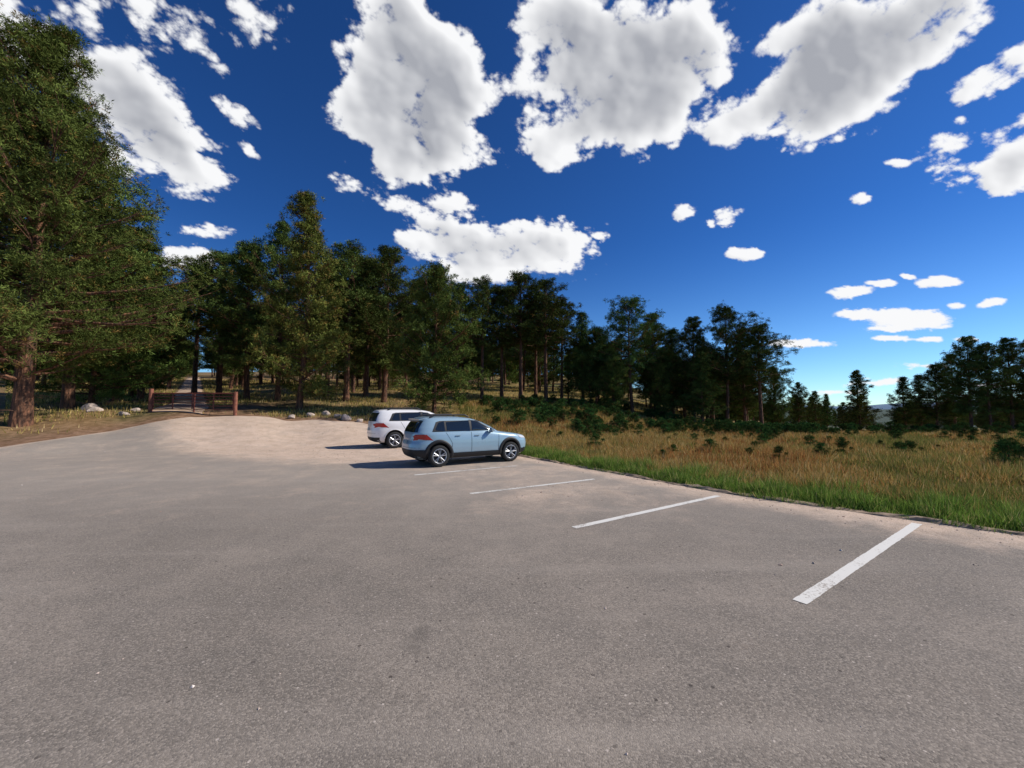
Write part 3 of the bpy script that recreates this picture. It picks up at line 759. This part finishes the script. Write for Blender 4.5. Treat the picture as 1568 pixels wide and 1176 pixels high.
            for j in range(5):
                th = 2 * np.pi * j / 5 + 0.3
                for dth in (-0.2, 0.2):
                    e = np.array((math.cos(th + dth), 0, math.sin(th + dth))) * wr * .655; b0 = np.array((math.cos(th), 0, math.sin(th))) * wr * .13
                    v, f = tube([b0 + (0, o - s * .012, 0), e + (0, o - s * .006, 0)], [.017, .013], 6); f = list(f)
                    link(bpy.data.objects.new('spoke', mesh_py('spoke', v, f, [M_alloy], False)), w)
            cyl('hub', (0, o - s * .03, 0), (0, o + s * .004, 0), wr * .17, M_alloy, w, 20)
    return root

def paint_mat2(name, c, metal):
    m, g, b = new_mat(name)
    tc = g.n('ShaderNodeTexCoord').outputs['Object']
    sep = g.n('ShaderNodeSeparateXYZ'); g.l(tc, sep.inputs[0])
    dirt = g.math('MULTIPLY', g.ss(sep.outputs[2], 0.7, 0.25, 0.0, 0.6), g.noise(tc, 3, 5, 0.7))
    g.l(g.mix(dirt, c, (0.25, 0.2, 0.16)), b.inputs['Base Color'])
    b.inputs['Metallic'].default_value = metal; b.inputs['Roughness'].default_value = 0.35
    b.inputs['Coat Weight'].default_value = 0.8; b.inputs['Coat Roughness'].default_value = 0.05
    return m
P_blue = paint_mat2('light_blue_grey_paint', (0.29, 0.42, 0.51), 0.15)
P_white = paint_mat2('white_paint', (0.82, 0.80, 0.78), 0.0)
hd = math.radians(31.5)
def car_loc(rear_right, heading, halfw):
    c, s = math.cos(heading), math.sin(heading)
    return (rear_right[0] - s * halfw, rear_right[1] + c * halfw)
lx, ly = car_loc((-3.05, 12.62), hd, 0.9)
build_car('parked_car', P_blue, (lx, ly, 0.014), hd, (1.0, 1.0, 1.03))
TB2 = TB.copy(); TB2[:, 1] = [.2, .08, .03, 0, 0, .02, .03, .04, .05, .06, .065, .10, .17, .22, .26, .34, .5, .8]
TB2[:, 2] += np.array([0] * 8 + [.05, .1, .12, .12, .15, .2, .2, .2, .2, .2])
hd2 = math.radians(31)
lx, ly = car_loc((-6.35, 18.6), hd2, 0.98)
build_car('parked_suv', P_white, (lx, ly, 0.016), hd2, (1.16, 1.09, 1.17), TB2, False, 0.385)

# ------------------------------------------------------------------ distant hills
def hills():
    m, g, b = new_mat('hazy_blue_hills')
    p = g.n('ShaderNodeNewGeometry').outputs['Position']
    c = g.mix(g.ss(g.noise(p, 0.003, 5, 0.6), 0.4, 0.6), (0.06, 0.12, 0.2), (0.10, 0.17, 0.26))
    g.l(c, b.inputs['Base Color']); b.inputs['Roughness'].default_value = 1
    V = []; Fc = []; n = 240
    for i in range(n):
        a = math.radians(-20 + 110 * i / (n - 1))
        h = 50 + 30 * math.sin(a * 9) + 18 * math.sin(a * 23 + 1) + 8 * math.sin(a * 61)
        for (D, z) in ((6200, -60), (7000, h * 0.6), (7600, h), (9000, -60)):
            V.append((D * math.sin(a), D * math.cos(a), z))
    for i in range(n - 1):
        for j in range(3): Fc.append((i * 4 + j, i * 4 + 4 + j, i * 4 + 5 + j, i * 4 + 1 + j))
    link(bpy.data.objects.new('distant_hills', mesh_py('distant_hills', V, Fc, [m], True)))
hills()

# ------------------------------------------------------------------ clouds (a shell of cumulus patches high above the scene)
perm = np.random.default_rng(5).permutation(512)
ga = np.random.default_rng(6).uniform(0, 2 * np.pi, 512); GXv, GYv = np.cos(ga), np.sin(ga)
def perlin(x, y):
    xi = np.floor(x).astype(int); yi = np.floor(y).astype(int); xf = x - xi; yf = y - yi
    u = xf ** 3 * (xf * (xf * 6 - 15) + 10); v = yf ** 3 * (yf * (yf * 6 - 15) + 10)
    def gr(ix, iy, dx, dy):
        h = perm[(perm[ix & 511] + iy) & 511]; return GXv[h] * dx + GYv[h] * dy
    a = gr(xi, yi, xf, yf); b = gr(xi + 1, yi, xf - 1, yf); c = gr(xi, yi + 1, xf, yf - 1); d = gr(xi + 1, yi + 1, xf - 1, yf - 1)
    return (a + u * (b - a)) * (1 - v) + (c + u * (d - c)) * v
def fbm(x, y, octv, gain, billow):
    s = 0; a = 1; t = 0
    for k in range(octv):
        n = perlin(x * 2.07 ** k + 17.3 * k, y * 2.07 ** k + 9.1 * k) * 1.5
        s = s + a * ((np.abs(n) * 2 - 0.55) if billow else n); t += a; a *= gain
    return s / t * 1.6
def build_clouds():
    st = 1.5
    gx = np.arange(-130, 1700, st); gy = np.arange(-90, 622, st)
    X, Y = np.meshgrid(gx, gy, indexing='ij')
    u = (X - 784) / F; v = (588 - Y) / F
    D3 = np.stack([u, np.full_like(u, math.cos(PITCH)) - v * math.sin(PITCH), math.sin(PITCH) + v * math.cos(PITCH)], -1)
    D3 /= np.linalg.norm(D3, axis=-1, keepdims=True)
    den = D3[..., 2] + 0.30
    cx, cy = D3[..., 0] / den, D3[..., 1] / den
    bl = fbm(cx * 5.0, cy * 5.0, 8, 0.60, True); pf = fbm(cx * 7.5 + 40, cy * 7.5, 7, 0.58, False)
    fine = fbm(cx * 22 + 7, cy * 22, 5, 0.6, True)
    w1 = fbm(cx * 5 + 90, cy * 5 + 3, 5, 0.6, False); w2 = fbm(cx * 5 + 190, cy * 5 + 63, 5, 0.6, False)
    f1 = fbm(cx * 16 + 90, cy * 16 + 3, 4, 0.6, False); f2 = fbm(cx * 16 + 190, cy * 16 + 63, 4, 0.6, False)
    BL = [(-40, 0, 130, 60, 20, 1), (60, 70, 150, 75, 35, 1), (175, 150, 160, 95, 42, 1), (285, 245, 115, 65, 30, 1), (220, 225, 105, 65, 20, 1),
     (225, 30, 125, 46, 48, .55), (365, 25, 95, 75, 0, .6), (290, 60, 110, 50, 30, .5), (150, 0, 70, 50, 0, .55),
     (350, 165, 80, 22, 42, .7), (383, 232, 28, 15, 40, .5),
     (590, 40, 115, 120, 0, 1), (640, 165, 130, 100, 0, 1), (685, 235, 115, 60, 4, 1), (555, 130, 70, 100, 0, .85), (735, 145, 100, 55, 0, .9), (650, 70, 90, 90, 0, 1), (620, 245, 70, 55, 0, .9),
     (850, 40, 105, 90, 0, 1), (940, 80, 180, 125, 0, 1), (860, 195, 100, 62, 0, 1), (985, 190, 90, 64, 0, 1), (1070, 60, 105, 100, 0, 1), (1010, 130, 110, 85, 0, 1), (880, 130, 125, 80, 0, 1),
     (1165, 170, 115, 60, -8, 1), (1270, 135, 155, 95, -20, 1), (1370, 75, 145, 95, -30, 1), (1450, -5, 100, 75, -20, 1), (1230, 60, 110, 70, -20, .95), (1310, 20, 100, 60, 0, .8),
     (1500, 130, 105, 40, -28, .8), (1570, 90, 70, 38, -10, .8), (1445, 235, 62, 66, -20, .58), (1555, 240, 78, 75, -35, .8), (1470, 182, 36, 18, 0, .6), (1580, 185, 50, 30, 0, .75),
     (770, 378, 185, 60, 5, 1), (690, 348, 95, 36, 10, .8), (855, 370, 85, 55, 0, 1), (735, 418, 90, 30, 0, 1), (645, 366, 60, 28, 20, .8),
     (540, 288, 66, 28, 22, .65), (612, 314, 50, 16, 0, .5), (690, 312, 62, 24, 0, .75), (530, 245, 40, 12, 10, .4), (915, 360, 22, 12, 0, .7),
     (1142, 390, 34, 15, 0, 1.0), (1048, 327, 26, 16, 0, .65), (1118, 325, 40, 26, -20, .7), (1320, 305, 26, 12, 0, .75), (1378, 250, 26, 10, 0, .6), (1086, 342, 16, 10, 0, .65),
     (1300, 447, 52, 14, -5, 1.0), (1350, 433, 38, 9, 0, 1.0), (1320, 482, 54, 13, 0, 1.0), (1390, 488, 90, 23, 0, 1.0), (1365, 503, 62, 9, 0, .9), (1225, 526, 66, 10, 0, 1.0),
     (1435, 432, 46, 11, 0, 1.0), (1515, 464, 34, 10, -8, 1.0), (1465, 468, 26, 8, 0, .8), (1370, 518, 44, 7, 0, .9), (1425, 520, 30, 6, 0, .9), (1390, 423, 18, 7, 0, .9), (1480, 520, 34, 6, 0, .9),
     (290, 395, 62, 30, 0, .8), (300, 352, 95, 16, 5, .42), (1340, 585, 120, 10, -4, .55), (1270, 600, 80, 7, 0, .55), (1420, 560, 80, 8, 0, .55), (1500, 590, 80, 7, 0, .5)]
    M = np.zeros_like(X)
    for (x, y, rx, ry, rot, w) in BL:
        rr = min(rx, ry); a = math.radians(rot)
        big = min(1, rr / 50)
        wx = rr * (0.34 * w1 * big + 0.34 * f1 * (1.2 - big)); wy = rr * (0.34 * w2 * big + 0.34 * f2 * (1.2 - big))
        dx, dy = X - x + wx, Y - y + wy
        p = (dx * math.cos(a) + dy * math.sin(a)) / rx; q = (-dx * math.sin(a) + dy * math.cos(a)) / ry
        f = w * (1 - np.sqrt(p * p + q * q)); f = np.clip(f, 0, 1)
        M = np.maximum(M, f) + 0.12 * np.minimum(M, f)
    Ms = np.minimum(M * 1.6, 1.0)
    low = sstep(360, 460, Y)
    Dn = Ms - 0.38 + (0.60 * bl + 0.40 * pf + 0.16 * fine) * (1 - 0.45 * low)
    alpha = sstep(-0.04, 0.32, Dn)
    alpha = np.where(M > 0.012, alpha * sstep(0.012, 0.12, M), 0)
    T = np.clip(Dn, 0, 1) * (M > 0.012)
    def shift(A, sx, sy):
        sx = int(round(sx)); sy = int(round(sy)); return np.roll(np.roll(A, -sx, 0), -sy, 1)
    def blur(A, r):
        for ax in (0, 1):
            for _ in range(2):
                c = np.cumsum(np.concatenate([np.repeat(np.take(A, [0], ax), r, ax), A, np.repeat(np.take(A, [-1], ax), r, ax)], ax), ax)
                n = A.shape[ax]; A = (np.take(c, range(2 * r, n + 2 * r), ax) - np.concatenate([np.zeros_like(np.take(c, [0], ax)), np.take(c, range(0, n - 1), ax)], ax)) / (2 * r + 1)
        return A
    B1 = blur(alpha, 8); B2 = blur(alpha, 17); B3 = blur(alpha, 34)
    T0 = blur(T, 2); T1 = blur(T, 5)
    inner = sstep(0.62, 1.0, B2) * 0.6 + sstep(0.5, 0.98, B3) * 0.4
    mott = 0.5 + 0.5 * np.clip(0.9 * fbm(cx * 3.2 + 11, cy * 3.2 + 5, 6, 0.5, False) + 0.35, -1, 1)
    lum = 1.03 - 0.72 * inner * (0.40 + 0.60 * mott) - 0.06 * sstep(0.5, 1, B1)  # grey cores and white rims: cloud shading painted into the brightness
    rel = T0 - shift(T0, 3, -2); rel2 = T1 - shift(T1, 7, -4)
    lum = lum + 0.40 * np.clip(rel, -.3, .3) + 0.45 * np.clip(rel2, -.4, .4) + 0.03 * pf  # paints sunward and shaded sides onto the puffs
    lum = lum + 0.26 * (1 - sstep(-50, 450, X)) * inner + 0.12 * low
    lum = np.clip(lum, 0.34, 1.05)
    V = (D3 * 12000).reshape(-1, 3)
    nx, ny = X.shape
    al = alpha
    cell = np.maximum(np.maximum(al[:-1, :-1], al[1:, :-1]), np.maximum(al[1:, 1:], al[:-1, 1:])) > 0.004
    i, j = np.nonzero(cell); a = i * ny + j
    Fc = np.stack([a, a + ny, a + ny + 1, a + 1], 1)
    used = np.unique(Fc); remap = np.zeros(nx * ny, int); remap[used] = np.arange(len(used))
    m = bpy.data.materials.new('cumulus_cloud'); m.use_nodes = True; g = NT(m.node_tree)
    out = g.n('ShaderNodeOutputMaterial'); em = g.n('ShaderNodeEmission'); tr = g.n('ShaderNodeBsdfTransparent'); mx = g.n('ShaderNodeMixShader')
    g.l(g.mix(g.attr('lum'), (0.10, 0.12, 0.18), (0.95, 0.955, 0.97)), em.inputs[0]); em.inputs[1].default_value = 1.0  # clouds glow with their painted shading instead of catching the sun
    g.l(g.attr('alpha'), mx.inputs[0]); g.l(tr.outputs[0], mx.inputs[1]); g.l(em.outputs[0], mx.inputs[2]); g.l(mx.outputs[0], out.inputs[0])
    try: m.cycles.emission_sampling = 'NONE'
    except Exception: pass
    me = mesh_np('clouds', V[used], remap[Fc], [m], smooth=True)
    attr_f(me, 'alpha', alpha.reshape(-1)[used]); attr_f(me, 'lum', lum.reshape(-1)[used])
    link(bpy.data.objects.new('clouds', me))
build_clouds()

# ------------------------------------------------------------------ sky + sun
AZ = math.radians(83); EL = math.radians(38)
world = bpy.data.worlds.new('World'); scene.world = world; world.use_nodes = True
g = NT(world.node_tree)
out = g.n('ShaderNodeOutputWorld'); bg = g.n('ShaderNodeBackground'); g.l(bg.outputs[0], out.inputs[0])
bg.inputs[1].default_value = 0.1
sky = g.n('ShaderNodeTexSky', sky_type='NISHITA'); sky.sun_disc = False
sky.sun_elevation = EL; sky.sun_rotation = AZ; sky.altitude = 1800; sky.air_density = 1.0; sky.dust_density = 0.4; sky.ozone_density = 3.0
tcg = g.n('ShaderNodeTexCoord').outputs['Generated']
sx = g.n('ShaderNodeSeparateXYZ'); g.l(tcg, sx.inputs[0])
tint = g.mix(g.ss(sx.outputs[2], -0.02, 0.40), (0.66, 0.86, 0.98), (0.26, 0.55, 0.86))
skc = g.mix(1.0, sky.outputs[0], tint, 'MULTIPLY')
gm = g.n('ShaderNodeGamma'); gm.inputs[1].default_value = 1.16; g.l(skc, gm.inputs[0])
g.l(gm.outputs[0], bg.inputs[0])

sl = bpy.data.lights.new('sun', 'SUN'); sl.energy = 5.0; sl.angle = math.radians(0.53); sl.color = (1.0, 0.94, 0.85)
so = bpy.data.objects.new('sun', sl)
sdv = Vector((math.cos(EL) * math.sin(AZ), math.cos(EL) * math.cos(AZ), math.sin(EL)))
so.rotation_euler = sdv.to_track_quat('Z', 'Y').to_euler(); so.location = sdv * 100; link(so)

cam = bpy.data.cameras.new('camera'); cam.sensor_width = 36; cam.lens = 36 * F / 1568; cam.clip_end = 30000; cam.clip_start = 0.05
co = bpy.data.objects.new('camera', cam); co.location = (0, 0, CAMH); co.rotation_euler = (math.radians(90) + PITCH, 0, 0); link(co)
scene.camera = co
